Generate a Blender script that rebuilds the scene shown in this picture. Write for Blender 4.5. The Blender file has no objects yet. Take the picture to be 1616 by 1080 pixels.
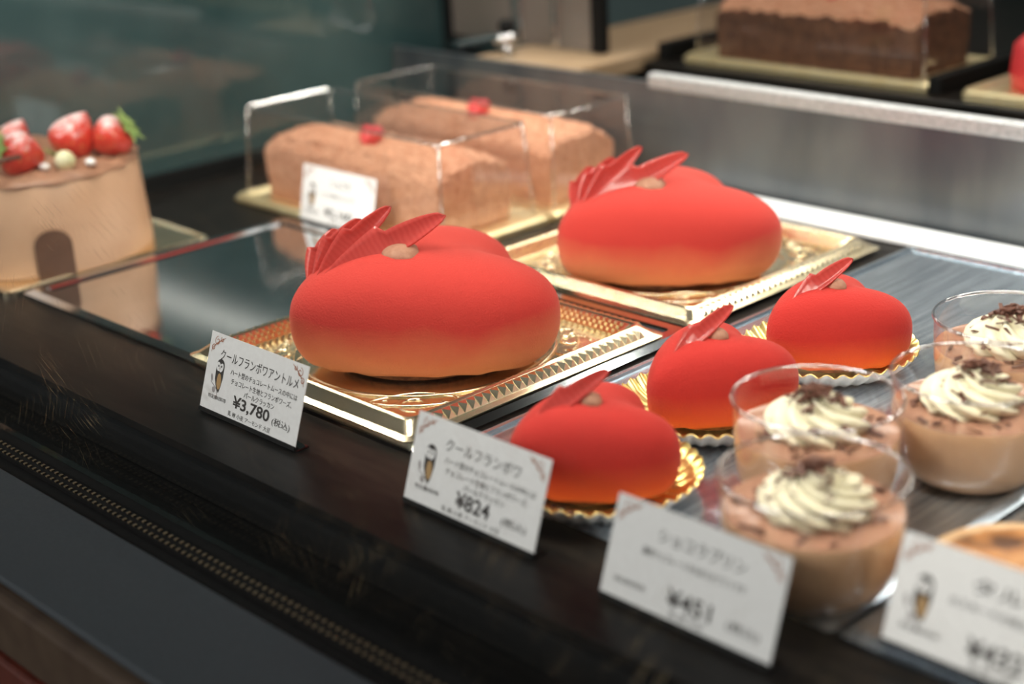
import bpy, bmesh, math, random
from mathutils import Vector, Matrix
random.seed(7)
C = bpy.context.scene
COL = C.collection
R = math.radians
PI = math.pi
Z0 = 0.90                                   # height of the case's display deck above the shop floor

# ---------------------------------------------------------------- camera
yaw, pitch, roll = R(46.76), R(20.54), R(-3.0)
F = Vector((-math.sin(yaw)*math.cos(pitch), math.cos(yaw)*math.cos(pitch), -math.sin(pitch)))
Rt = Vector((math.cos(yaw), math.sin(yaw), 0)); Up = Rt.cross(F)
R2 = Rt*math.cos(roll) + Up*math.sin(roll); U2 = -Rt*math.sin(roll) + Up*math.cos(roll)
cd = bpy.data.cameras.new('camera'); cam = bpy.data.objects.new('camera', cd); COL.objects.link(cam)
m3 = Matrix((R2, U2, -F)).transposed()
cam.matrix_world = Matrix.Translation((0, 0, Z0+0.31)) @ m3.to_4x4()
cd.sensor_width = 36; cd.lens = 55; cd.clip_start = 0.01; cd.clip_end = 50
cd.dof.use_dof = True; cd.dof.focus_distance = 0.795; cd.dof.aperture_fstop = 4.0; cd.dof.aperture_blades = 9
C.camera = cam

# ---------------------------------------------------------------- world, lights, exposure
w = bpy.data.worlds.new('shop_daylight'); C.world = w; w.use_nodes = True
w.node_tree.nodes['Background'].inputs[0].default_value = (0.80, 0.90, 1.0, 1)
w.node_tree.nodes['Background'].inputs[1].default_value = 0.075
C.view_settings.view_transform = 'Standard'; C.view_settings.look = 'None'
C.view_settings.gamma = 1; C.view_settings.use_curve_mapping = False
C.view_settings.exposure = -0.20
C.cycles.max_bounces = 10; C.cycles.transparent_max_bounces = 24; C.cycles.glossy_bounces = 5
C.cycles.use_denoising = True

def area(name, loc, target, sx, sy, watts, col, spread=180):
    l = bpy.data.lights.new(name, 'AREA'); l.shape = 'RECTANGLE'; l.size = sx; l.size_y = sy
    l.energy = watts; l.color = col; l.spread = R(spread)
    o = bpy.data.objects.new(name, l); COL.objects.link(o)
    o.location = Vector(loc) + Vector((0, 0, Z0))
    d = (Vector(target) - Vector(loc)).normalized()
    z = -d; x = Vector((1, 0, 0)); y = z.cross(x).normalized(); x = y.cross(z)
    o.rotation_euler = Matrix((x, y, z)).transposed().to_euler()
    return o
area('front_header_lamp', (-0.45, 0.470, 0.372), (-0.45, 0.55, 0.0), 1.30, 0.008, 3.05, (1.0, 0.93, 0.82))
area('rear_header_lamp', (-0.45, 0.90, 0.372), (-0.45, 0.78, 0.0), 1.30, 0.02, 2.2, (1.0, 0.95, 0.86), 80)

area('added_front_light', (-1.40, -2.55, 1.60), (-0.60, 0.45, 0.0), 1.6, 1.3, 140.0, (1.0, 0.97, 0.94))  # added light from behind the camera to brighten the price cards, source unseen
area('added_rear_fill', (-0.60, 1.10, 0.40), (-0.60, 1.10, 0.0), 0.9, 0.03, 1.7, (1.0, 0.93, 0.82))  # added fill to brighten the boards on the rear counter, no fixture known

# ---------------------------------------------------------------- materials
def mat(name, col, rough=0.5, metal=0.0, spec=0.5, **k):
    m = bpy.data.materials.new(name); m.use_nodes = True
    b = m.node_tree.nodes['Principled BSDF']
    b.inputs['Base Color'].default_value = (*col, 1); b.inputs['Roughness'].default_value = rough
    b.inputs['Metallic'].default_value = metal; b.inputs['Specular IOR Level'].default_value = spec
    for kk, v in k.items():
        b.inputs[kk.replace('_', ' ')].default_value = v
    return m
def nd(m, t, **k):
    n = m.node_tree.nodes.new(t)
    for a, b in k.items(): setattr(n, a, b)
    return n
def lk(m, a, b): m.node_tree.links.new(a, b)
def bsdf(m): return m.node_tree.nodes['Principled BSDF']
def objcoord(m, scale=(1, 1, 1)):
    t = nd(m, 'ShaderNodeTexCoord'); mp = nd(m, 'ShaderNodeMapping'); mp.inputs['Scale'].default_value = scale
    lk(m, t.outputs['Object'], mp.inputs['Vector']); return mp.outputs['Vector']
def noise(m, vec, scale, detail=3, rough=0.5):
    n = nd(m, 'ShaderNodeTexNoise'); n.inputs['Scale'].default_value = scale
    n.inputs['Detail'].default_value = detail; n.inputs['Roughness'].default_value = rough
    lk(m, vec, n.inputs['Vector']); return n.outputs['Fac']
def ramp(m, fac, stops):
    r = nd(m, 'ShaderNodeValToRGB'); e = r.color_ramp.elements
    while len(e) < len(stops): e.new(0.5)
    for i, (p, c) in enumerate(stops):
        e[i].position = p; e[i].color = (*c, 1) if len(c) == 3 else c
    lk(m, fac, r.inputs['Fac']); return r.outputs['Color']
def bump(m, h, strength, dist):
    b = nd(m, 'ShaderNodeBump'); b.inputs['Strength'].default_value = strength; b.inputs['Distance'].default_value = dist
    lk(m, h, b.inputs['Height']); lk(m, b.outputs['Normal'], bsdf(m).inputs['Normal'])
def noisy(name, c1, c2, scale, rough=0.6, bumpd=0.0, metal=0.0, stretch=(1, 1, 1), spec=0.5, lo=0.35, hi=0.65, detail=4):
    m = mat(name, c1, rough, metal, spec); v = objcoord(m, stretch); f = noise(m, v, scale, detail)
    lk(m, ramp(m, f, [(lo, c1), (hi, c2)]), bsdf(m).inputs['Base Color'])
    if bumpd: bump(m, f, 0.8, bumpd)
    return m
def clear(name, tint=(1, 1, 1), edge=0.55, base=0.03, power=3.0, rough=0.03, gloss_col=(1, 1, 1)):
    # thin clear sheet: transmits straight, reflects more at grazing angles
    m = bpy.data.materials.new(name); m.use_nodes = True; nt = m.node_tree
    nt.nodes.remove(nt.nodes['Principled BSDF']); out = nt.nodes['Material Output']
    tr = nd(m, 'ShaderNodeBsdfTransparent'); tr.inputs[0].default_value = (*tint, 1)
    gl = nd(m, 'ShaderNodeBsdfGlossy'); gl.inputs['Roughness'].default_value = rough; gl.inputs[0].default_value = (*gloss_col, 1)
    lw = nd(m, 'ShaderNodeLayerWeight'); lw.inputs[0].default_value = 0.5
    p = nd(m, 'ShaderNodeMath', operation='POWER'); lk(m, lw.outputs['Facing'], p.inputs[0]); p.inputs[1].default_value = power
    s = nd(m, 'ShaderNodeMath', operation='MULTIPLY_ADD'); lk(m, p.outputs[0], s.inputs[0]); s.inputs[1].default_value = edge; s.inputs[2].default_value = base
    mx = nd(m, 'ShaderNodeMixShader'); lk(m, s.outputs[0], mx.inputs[0]); lk(m, tr.outputs[0], mx.inputs[1]); lk(m, gl.outputs[0], mx.inputs[2])
    lk(m, mx.outputs[0], out.inputs[0]); return m

def reflection_streak_glass():  # warm streaks painted into the pane stand in for reflections
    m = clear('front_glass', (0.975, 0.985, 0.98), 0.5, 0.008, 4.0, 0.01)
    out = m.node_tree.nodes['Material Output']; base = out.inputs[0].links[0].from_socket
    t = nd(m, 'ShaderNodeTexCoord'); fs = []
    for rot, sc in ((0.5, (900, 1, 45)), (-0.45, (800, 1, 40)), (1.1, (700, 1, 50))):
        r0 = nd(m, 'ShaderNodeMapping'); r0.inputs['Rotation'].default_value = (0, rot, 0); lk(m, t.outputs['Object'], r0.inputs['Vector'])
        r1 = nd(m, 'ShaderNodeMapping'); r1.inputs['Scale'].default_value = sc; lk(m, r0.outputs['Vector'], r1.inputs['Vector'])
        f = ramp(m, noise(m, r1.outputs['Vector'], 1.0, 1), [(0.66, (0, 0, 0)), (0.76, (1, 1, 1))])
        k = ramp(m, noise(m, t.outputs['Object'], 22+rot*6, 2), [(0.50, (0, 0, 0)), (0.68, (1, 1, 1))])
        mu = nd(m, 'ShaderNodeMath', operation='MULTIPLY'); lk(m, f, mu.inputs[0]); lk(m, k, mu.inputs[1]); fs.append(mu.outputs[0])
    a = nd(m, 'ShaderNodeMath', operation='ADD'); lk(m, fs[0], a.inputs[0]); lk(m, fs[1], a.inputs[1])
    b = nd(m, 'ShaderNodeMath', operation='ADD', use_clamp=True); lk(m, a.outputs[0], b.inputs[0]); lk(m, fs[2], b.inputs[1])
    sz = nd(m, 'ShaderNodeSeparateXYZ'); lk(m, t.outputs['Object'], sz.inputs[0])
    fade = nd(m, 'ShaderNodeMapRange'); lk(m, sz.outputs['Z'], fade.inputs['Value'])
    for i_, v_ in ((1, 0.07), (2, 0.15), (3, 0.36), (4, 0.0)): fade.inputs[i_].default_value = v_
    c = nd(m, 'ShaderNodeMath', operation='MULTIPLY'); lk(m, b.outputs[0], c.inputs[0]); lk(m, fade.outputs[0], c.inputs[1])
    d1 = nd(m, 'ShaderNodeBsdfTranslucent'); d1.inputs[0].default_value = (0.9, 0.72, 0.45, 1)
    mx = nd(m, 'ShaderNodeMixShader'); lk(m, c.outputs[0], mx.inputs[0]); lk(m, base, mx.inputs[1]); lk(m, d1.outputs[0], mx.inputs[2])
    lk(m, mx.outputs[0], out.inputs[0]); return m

def velvet(name, height, stops):  # ramp over height paints warm light bounced off the gold into the base
    m = mat(name, (0.6, 0.05, 0.03), 0.85, 0, 0.25)
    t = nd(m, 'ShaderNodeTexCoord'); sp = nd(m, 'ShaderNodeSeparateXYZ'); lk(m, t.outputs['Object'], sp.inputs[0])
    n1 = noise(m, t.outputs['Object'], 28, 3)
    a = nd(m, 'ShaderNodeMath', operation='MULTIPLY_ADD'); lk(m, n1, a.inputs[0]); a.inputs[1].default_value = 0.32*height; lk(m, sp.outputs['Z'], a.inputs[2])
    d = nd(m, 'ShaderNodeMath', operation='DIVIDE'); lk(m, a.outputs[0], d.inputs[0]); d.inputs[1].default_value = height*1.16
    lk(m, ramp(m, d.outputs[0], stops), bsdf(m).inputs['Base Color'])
    n2 = noise(m, t.outputs['Object'], 900, 2); bump(m, n2, 0.55, 0.0006)
    bsdf(m).inputs['Sheen Weight'].default_value = 0.15; bsdf(m).inputs['Sheen Roughness'].default_value = 0.5
    bsdf(m).inputs['Sheen Tint'].default_value = (1, 0.5, 0.4, 1)
    return m
RED = (0.48, 0.036, 0.027); ORG = (0.74, 0.20, 0.06)
M = {}
M['velvet_big'] = velvet('velvet_red_warm_bounce', 0.058, [(0.08, (0.56, 0.24, 0.10)), (0.30, (0.58, 0.17, 0.07)), (0.58, RED), (1.0, (0.50, 0.040, 0.030))])
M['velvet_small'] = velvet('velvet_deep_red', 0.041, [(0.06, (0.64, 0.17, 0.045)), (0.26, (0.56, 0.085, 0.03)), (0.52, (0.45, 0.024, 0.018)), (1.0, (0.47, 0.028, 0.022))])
M['sponge'] = noisy('dark_sponge', (0.10, 0.035, 0.015), (0.22, 0.09, 0.04), 300, 0.9, 0.0006)
M['ganache'] = noisy('ganache', (0.33, 0.15, 0.09), (0.40, 0.20, 0.125), 250, 0.7, 0.0005)
def petal_mat():
    m = mat('red_translucent_petal', (0.62, 0.06, 0.045), 0.16, 0, 0.6)
    v = objcoord(m, (1, 1, 1)); wv = nd(m, 'ShaderNodeTexWave', wave_type='BANDS', bands_direction='X')
    wv.inputs['Scale'].default_value = 110; wv.inputs['Distortion'].default_value = 5; wv.inputs['Detail'].default_value = 2
    lk(m, v, wv.inputs['Vector'])
    lk(m, ramp(m, wv.outputs['Fac'], [(0.0, (0.55, 0.085, 0.075)), (1.0, (0.62, 0.115, 0.10))]), bsdf(m).inputs['Base Color'])
    bump(m, wv.outputs['Fac'], 0.15, 0.0001)
    out = m.node_tree.nodes['Material Output']; tl = nd(m, 'ShaderNodeBsdfTranslucent'); tl.inputs[0].default_value = (0.90, 0.20, 0.14, 1)
    mx = nd(m, 'ShaderNodeMixShader'); mx.inputs[0].default_value = 0.42
    lk(m, bsdf(m).outputs[0], mx.inputs[1]); lk(m, tl.outputs[0], mx.inputs[2]); lk(m, mx.outputs[0], out.inputs[0]); return m
M['petal'] = petal_mat()
M['gold'] = noisy('pale_gold_foil', (0.90, 0.76, 0.50), (0.95, 0.83, 0.60), 40, 0.24, 0, 1.0)
M['gold_board'] = noisy('gold_card', (0.90, 0.74, 0.42), (0.95, 0.82, 0.52), 90, 0.42, 0, 0.9)
M['gold_bright'] = noisy('bright_gold_foil', (0.93, 0.64, 0.20), (0.98, 0.76, 0.32), 60, 0.34, 0, 1.0)
M['paper_white'] = noisy('white_paper', (0.82, 0.82, 0.80), (0.88, 0.88, 0.86), 200, 0.7)
M['mirror'] = noisy('polished_steel_tray', (0.66, 0.70, 0.73), (0.74, 0.77, 0.80), 20, 0.10, 0, 1.0)
M['silver'] = noisy('brushed_silver_tray', (0.36, 0.42, 0.48), (0.60, 0.67, 0.74), 60, 0.21, 0.00003, 0.9, (6, 0.25, 1))
M['deck'] = noisy('black_deck', (0.004, 0.0035, 0.003), (0.014, 0.0105, 0.008), 30, 0.38, 0, 0, (1, 6, 1), 0.15)
M['black'] = noisy('black_powder_coat', (0.005, 0.005, 0.005), (0.008, 0.0075, 0.007), 300, 0.6, spec=0.15)
M['ledge'] = noisy('slate_grey_ledge', (0.030, 0.038, 0.044), (0.038, 0.047, 0.054), 700, 0.6, 0.00008)
M['wood_front'] = noisy('red_brown_wood', (0.055, 0.010, 0.005), (0.085, 0.016, 0.008), 40, 0.5, 0, 0, (8, 8, 0.6))
M['trim_brown'] = noisy('brown_edge', (0.045, 0.028, 0.018), (0.06, 0.04, 0.025), 60, 0.4)
M['brass_seal'] = noisy('dull_brass', (0.20, 0.155, 0.095), (0.26, 0.20, 0.12), 300, 0.45, 0, 0.6)
M['teal'] = noisy('dark_teal_glass_panel', (0.034, 0.074, 0.078), (0.070, 0.122, 0.124), 9, 0.05, 0, 0.0, (1, 1, 1), 1.0)
M['rear_door'] = noisy('smoked_rear_door', (0.16, 0.14, 0.12), (0.22, 0.18, 0.16), 12, 0.2, 0, 0, (1, 1, 0.2), 0.8)
M['steel_dark'] = noisy('grey_satin_upstand', (0.045, 0.055, 0.066), (0.098, 0.108, 0.112), 22, 0.28, 0, 0.0, (1, 1, 0.3), 0.7)
M['dull_steel'] = noisy('dull_steel', (0.42, 0.43, 0.44), (0.56, 0.57, 0.58), 300, 0.5, 0, 0.5)
M['white_rail'] = noisy('white_enamel_rail', (0.80, 0.82, 0.84), (0.86, 0.88, 0.90), 90, 0.4)
M['chrome'] = noisy('chrome', (0.75, 0.76, 0.78), (0.82, 0.83, 0.85), 50, 0.12, 0, 1.0)
M['tan_wood'] = noisy('tan_wood', (0.36, 0.24, 0.14), (0.46, 0.32, 0.20), 14, 0.45, 0, 0, (8, 1, 1))
M['plaster'] = noisy('dim_plaster', (0.16, 0.18, 0.175), (0.20, 0.215, 0.21), 3, 0.9)
M['floor'] = noisy('dark_tiles', (0.06, 0.05, 0.045), (0.09, 0.08, 0.07), 5, 0.5)
M['card'] = noisy('card_white', (0.80, 0.78, 0.775), (0.84, 0.825, 0.82), 400, 0.55)
M['ink'] = mat('dark_ink', (0.030, 0.024, 0.022), 0.6)
M['terra'] = mat('terracotta_ink', (0.40, 0.16, 0.09), 0.6)
M['tan_ink'] = mat('tan_ink', (0.42, 0.25, 0.10), 0.6)
M['grey_ink'] = mat('grey_ink', (0.35, 0.32, 0.32), 0.6)
M['glass'] = reflection_streak_glass()
M['clear_cup'] = clear('clear_plastic_cup', (0.985, 0.98, 0.98), 0.55, 0.05, 3.0, 0.03)
M['clear_rim'] = clear('clear_cup_rim', (0.90, 0.90, 0.92), 0.6, 0.30, 2.0, 0.08)
M['clear_box'] = clear('clear_acetate_box', (0.97, 0.965, 0.965), 0.55, 0.05, 2.2, 0.05)
M['box_edge'] = clear('acetate_fold', (0.9, 0.9, 0.9), 0.5, 0.28, 1.0, 0.15)
M['acrylic'] = clear('dark_acrylic', (0.25, 0.22, 0.21), 0.5, 0.06, 3.0, 0.05)
M['mousse'] = noisy('milk_chocolate_pudding', (0.62, 0.37, 0.21), (0.67, 0.41, 0.24), 30, 0.35)
M['mousse_top'] = noisy('glossy_pudding_top', (0.40, 0.21, 0.14), (0.46, 0.25, 0.17), 60, 0.12)
M['cream'] = noisy('whipped_cream', (0.76, 0.70, 0.50), (0.81, 0.75, 0.57), 200, 0.5, 0.0002)
M['flake'] = noisy('chocolate_flake', (0.085, 0.030, 0.018), (0.15, 0.06, 0.036), 400, 0.5)
M['cocoa'] = noisy('cocoa_crumb', (0.48, 0.215, 0.12), (0.68, 0.37, 0.235), 260, 0.9, 0.003, lo=0.3, hi=0.7)
M['cocoa_shaded'] = noisy('cocoa_side_in_shade', (0.085, 0.034, 0.018), (0.16, 0.07, 0.035), 120, 0.8, 0.001)  # shade of the dim rear counter put into the loaf's side colour
M['frosting'] = noisy('chocolate_frosting', (0.60, 0.36, 0.22), (0.66, 0.41, 0.26), 30, 0.45)
M['frosting_dark'] = noisy('piped_chocolate', (0.29, 0.14, 0.08), (0.40, 0.21, 0.125), 120, 0.5, 0.0006)
M['berry_red'] = mat('raspberry_sugar', (0.75, 0.05, 0.06), 0.4)
M['arch_brown'] = noisy('dark_arch_brown', (0.12, 0.055, 0.03), (0.15, 0.07, 0.04), 90, 0.4)
M['leaf'] = noisy('strawberry_leaf', (0.16, 0.27, 0.05), (0.30, 0.40, 0.12), 200, 0.55)
M['grape'] = noisy('pale_green_fruit', (0.66, 0.66, 0.36), (0.76, 0.75, 0.50), 90, 0.3)
M['custard'] = mat('caramelised_custard', (0.6, 0.3, 0.12), 0.3)
v = objcoord(M['custard']); lk(M['custard'], ramp(M['custard'], noise(M['custard'], v, 36, 3), [(0.34, (0.10, 0.035, 0.012)), (0.46, (0.42, 0.17, 0.05)), (0.62, (0.66, 0.34, 0.13))]), bsdf(M['custard']).inputs['Base Color'])
M['crust'] = noisy('baked_crust', (0.55, 0.29, 0.11), (0.64, 0.37, 0.16), 120, 0.7, 0.0006)
M['meringue'] = noisy('pale_crust_edge', (0.56, 0.33, 0.16), (0.66, 0.44, 0.25), 120, 0.5)
def strawberry_mat():
    m = mat('sugared_strawberry', (0.6, 0.03, 0.02), 0.3)
    t = nd(m, 'ShaderNodeTexCoord'); vo = nd(m, 'ShaderNodeTexVoronoi'); vo.inputs['Scale'].default_value = 260; lk(m, t.outputs['Object'], vo.inputs['Vector'])
    c1 = ramp(m, vo.outputs['Distance'], [(0.08, (0.75, 0.45, 0.15)), (0.2, (0.62, 0.05, 0.03))])
    ge = nd(m, 'ShaderNodeNewGeometry'); sp = nd(m, 'ShaderNodeSeparateXYZ'); lk(m, ge.outputs['Normal'], sp.inputs[0])
    n = noise(m, t.outputs['Object'], 190, 5, 0.7)
    a = nd(m, 'ShaderNodeMath', operation='MULTIPLY_ADD'); lk(m, sp.outputs['Z'], a.inputs[0]); a.inputs[1].default_value = 0.38; lk(m, n, a.inputs[2])
    f = ramp(m, a.outputs[0], [(0.66, (0, 0, 0)), (0.92, (0.8, 0.8, 0.8))])
    mx = nd(m, 'ShaderNodeMix', data_type='RGBA'); lk(m, f, mx.inputs[0]); lk(m, c1, mx.inputs[6]); mx.inputs[7].default_value = (0.85, 0.80, 0.80, 1)
    lk(m, mx.outputs[2], bsdf(m).inputs['Base Color']); return m
M['strawberry'] = strawberry_mat()
M['led'] = bpy.data.materials.new('led_chip'); M['led'].use_nodes = True
b_ = bsdf(M['led']); b_.inputs['Emission Color'].default_value = (1, 0.95, 0.85, 1); b_.inputs['Emission Strength'].default_value = 140

# ---------------------------------------------------------------- mesh helpers
class MB:
    def __init__(s): s.v = []; s.f = []; s.m = []; s.sm = []
    def add(s, vs, fs, mi=0, smooth=False):
        b = len(s.v); s.v += [tuple(p) for p in vs]
        for f in fs: s.f.append([b+i for i in f]); s.m.append(mi); s.sm.append(smooth)
    def box(s, x0, y0, z0, x1, y1, z1, mi=0):
        s.add([(x0,y0,z0),(x1,y0,z0),(x1,y1,z0),(x0,y1,z0),(x0,y0,z1),(x1,y0,z1),(x1,y1,z1),(x0,y1,z1)],
              [(0,3,2,1),(4,5,6,7),(0,1,5,4),(1,2,6,5),(2,3,7,6),(3,0,4,7)], mi)
    def loft(s, rings, mi=0, smooth=True, cap0=False, cap1=False, closed=True):
        n = len(rings[0]); vs = [p for r in rings for p in r]; fs = []
        for i in range(len(rings)-1):
            for j in range(n if closed else n-1):
                k = (j+1) % n; fs.append((i*n+j, i*n+k, (i+1)*n+k, (i+1)*n+j))
        if cap0: fs.append(tuple(reversed(range(n))))
        if cap1: fs.append(tuple((len(rings)-1)*n+j for j in range(n)))
        s.add(vs, fs, mi, smooth)
    def lathe(s, prof, n=64, mi=0, smooth=True, c=(0, 0, 0), cap0=False, cap1=False):
        s.loft([[(c[0]+r*math.cos(2*PI*j/n), c[1]+r*math.sin(2*PI*j/n), c[2]+z) for j in range(n)] for r, z in prof], mi, smooth, cap0, cap1)
    def tube(s, pts, r, n=8, mi=0, cap=True):
        pts = [Vector(p) for p in pts]; rings = []
        for i, p in enumerate(pts):
            t = (pts[min(i+1, len(pts)-1)] - pts[max(i-1, 0)]).normalized()
            a = Vector((0, 0, 1)) if abs(t.z) < 0.9 else Vector((1, 0, 0))
            u = t.cross(a).normalized(); v_ = t.cross(u)
            rr = r[i] if isinstance(r, (list, tuple)) else r
            rings.append([tuple(p + u*rr*math.cos(2*PI*j/n) + v_*rr*math.sin(2*PI*j/n)) for j in range(n)])
        s.loft(rings, mi, True, cap, cap)
    def poly(s, pts, z, mi=0): s.add([(x, y, z) for x, y in pts], [tuple(range(len(pts)))], mi)
    def ribbon(s, pts, wd, z, mi=0):
        P = [Vector((p[0], p[1])) for p in pts]; n = len(P); L = []; Q = []
        for i, p in enumerate(P):
            t = P[min(i+1, n-1)] - P[max(i-1, 0)]; t.normalize(); k = Vector((-t.y, t.x))
            h = wd*0.5*(0.45+0.55*math.sin(PI*min(1, (i+0.6)/n)))
            L.append((p+k*h).to_tuple()); Q.append((p-k*h).to_tuple())
        s.add([(x, y, z) for x, y in L+Q], [(n+i, n+i+1, i+1, i) for i in range(n-1)], mi)
    def build(s, name, mats, parent=None, loc=None, rot=None):
        me = bpy.data.meshes.new(name); me.from_pydata(s.v, [], s.f); me.update()
        for mm in (mats if isinstance(mats, (list, tuple)) else [mats]): me.materials.append(mm)
        me.polygons.foreach_set('material_index', s.m); me.polygons.foreach_set('use_smooth', s.sm); me.update()
        o = bpy.data.objects.new(name, me); COL.objects.link(o)
        if parent: o.parent = parent
        if loc: o.location = loc
        if rot: o.rotation_euler = rot
        return o
def bev(o, wd=0.001, seg=2):
    m = o.modifiers.new('bevel', 'BEVEL'); m.width = wd; m.segments = seg; m.limit_method = 'ANGLE'; m.angle_limit = R(35); return o
def solid(o, th, off=0.0, mo=0):
    m = o.modifiers.new('solid', 'SOLIDIFY'); m.thickness = th; m.offset = off; m.material_offset = mo; return o
def thing(name, label, cat, loc, rz=0.0, group=None):
    o = bpy.data.objects.new(name, None); COL.objects.link(o); o.empty_display_size = 0.02
    o.location = (loc[0], loc[1], loc[2]+Z0); o.rotation_euler = (0, 0, rz); o['label'] = label; o['category'] = cat
    if group: o['group'] = group
    return o
def dup(root, loc, label, rz=None, group=None):
    r = root.copy(); COL.objects.link(r); r.location = (loc[0], loc[1], loc[2]+Z0); r['label'] = label
    if rz is not None: r.rotation_euler = (0, 0, rz)
    if group: r['group'] = group
    for ch in list(root.children):
        c = ch.copy(); COL.objects.link(c); c.parent = r
        for g in list(ch.children):
            d = g.copy(); COL.objects.link(d); d.parent = c
    return r
def struct(name, mb, m):
    o = mb.build(name, m); o['kind'] = 'structure'; return o
def simple(mb, name, mats, parent, bw=0): 
    o = mb.build(name, mats, parent)
    if bw: bev(o, bw)
    return o
def B(*a):
    b = MB(); b.box(*a); return b

# ---------------------------------------------------------------- room shell
struct('floor', B(-3.2, -2.0, -0.05, 1.6, 3.0, 0.0), M['floor'])
struct('wall_back', B(-3.2, 3.0, 0.0, 1.6, 3.1, 2.6), M['plaster'])
struct('wall_left', B(-3.3, -2.0, 0.0, -3.2, 3.1, 2.6), M['plaster'])

struct('wall_front', B(-3.2, -2.75, 0.0, 1.6, -2.65, 3.4), M['plaster'])
mb = MB()
for a in ((-2.25, 1.80, -2.20, 3.20), (-0.60, 1.80, -0.55, 3.20), (-1.425, 1.85, -1.385, 3.15), (-2.20, 1.80, -0.60, 1.85), (-2.20, 3.15, -0.60, 3.20)): mb.box(a[0], -2.65, a[1], a[2], -2.62, a[3])
struct('added_window_1', mb, M['white_rail'])  # unseen frame, put in only to give the added front light a place

# ---------------------------------------------------------------- the display case
XL, XR = -1.076, 0.34
case = thing('display_case', 'black framed refrigerated pastry display case with lit glass front', 'display case', (0, 0, 0))
simple(B(XL-0.03, 0.262, -0.90, XR, 0.875, -0.022), 'cabinet_body', M['black'], case)
for i in range(4):
    x0 = XL-0.03 + i*0.3615
    simple(B(x0+0.003, 0.247, -0.86, x0+0.358, 0.262, -0.060), 'front_panel', M['wood_front'], case, 0.002)
simple(B(XL-0.03, 0.246, -0.054, XR, 0.262, -0.0225), 'edge_trim', M['trim_brown'], case, 0.003)
simple(B(XL-0.03, 0.2525, -0.022, XR, 0.3085, -0.018), 'ledge', M['ledge'], case, 0.001)
simple(B(XL-0.03, 0.309, -0.022, XR, 0.360, -0.0215), 'sill', M['black'], case)
mb = MB()                                            # beaded seal strip along the foot of the glass
mb.box(XL, 0.3185, -0.0215, XR, 0.3275, -0.0195)
simple(mb, 'seal_strip', M['black'], case)
mb = MB()
x = XL+0.01
while x < XR-0.01:
    for yy in (0.3205, 0.3255):
        mb.box(x, yy-0.0009, -0.0195, x+0.0017, yy+0.0009, -0.0189)
    x += 0.0046
o = simple(mb, 'seal_bead', M['brass_seal'], case); o['kind'] = 'stuff'
simple(B(XL, 0.365, -0.0215, XR, 0.884, 0.0), 'display_deck', M['deck'], case)
simple(B(XL, 0.3605, -0.0215, XR, 0.3645, -0.004), 'deck_nosing', M['black'], case)
# glass front: a thin flat pane standing in the sill
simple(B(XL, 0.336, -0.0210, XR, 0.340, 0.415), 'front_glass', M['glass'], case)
# left end panel, dark teal mirror-like glass, and posts
simple(B(XL-0.030, 0.365, -0.0215, XL-0.002, 0.948, 0.415), 'end_panel', M['teal'], case)
simple(B(XL-0.0015, 0.380, 0.0, XL+0.006, 0.884, 0.012), 'end_panel_foot', M['black'], case)
simple(B(XL-0.030, 0.3405, -0.021, XL, 0.3645, 0.415), 'corner_post', M['black'], case, 0.002)
simple(B(XL-0.030, 0.9485, -0.0215, XL+0.010, 0.968, 0.415), 'corner_post', M['black'], case, 0.002)
simple(B(XR, 0.336, -0.021, XR+0.03, 0.968, 0.415), 'corner_post', M['black'], case, 0.002)
# rear upstand with its white top rail, and the white rail along the back of the deck
simple(B(XL, 0.885, -0.0215, XR, 0.890, 0.0745), 'rear_upstand', M['steel_dark'], case)
simple(B(XL+0.30, 0.883, 0.070, XR, 0.893, 0.0815), 'upstand_rail', M['dull_steel'], case, 0.002)
simple(B(XL+0.336, 0.848, 0.0004, XR, 0.880, 0.004), 'deck_back_rail', M['white_rail'], case, 0.001)
# rear sliding door, its frame, and the header that carries the lamps
simple(B(XL+0.0105, 0.9495, 0.076, -0.893, 0.953, 0.415), 'rear_door', M['rear_door'], case)
simple(B(-0.893, 0.947, 0.076, -0.880, 0.956, 0.415), 'door_stile', M['black'], case, 0.001)
simple(B(-0.985, 0.945, 0.076, -0.973, 0.949, 0.415), 'door_edge', M['chrome'], case, 0.001)
simple(B(-0.935, 0.945, 0.076, -0.930, 0.949, 0.415), 'door_edge', M['chrome'], case, 0.001)
simple(B(XL-0.030, 0.336, 0.4155, XR+0.03, 0.968, 0.430), 'case_roof', M['black'], case)
simple(B(XL, 0.4515, 0.385, XR, 0.490, 0.415), 'lamp_header', M['black'], case, 0.002)
simple(B(XL, 0.4525, 0.300, XR, 0.4555, 0.3848), 'lamp_baffle', M['black'], case)
simple(B(XL, 0.880, 0.385, XR, 0.920, 0.415), 'lamp_header', M['black'], case, 0.002)
mb = MB(); x = XL+0.02
while x < XR-0.02:
    mb.box(x, 0.467, 0.3815, x+0.006, 0.473, 0.3848); x += 0.013
o = simple(mb, 'led_strip', M['led'], case); o['kind'] = 'stuff'

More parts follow.
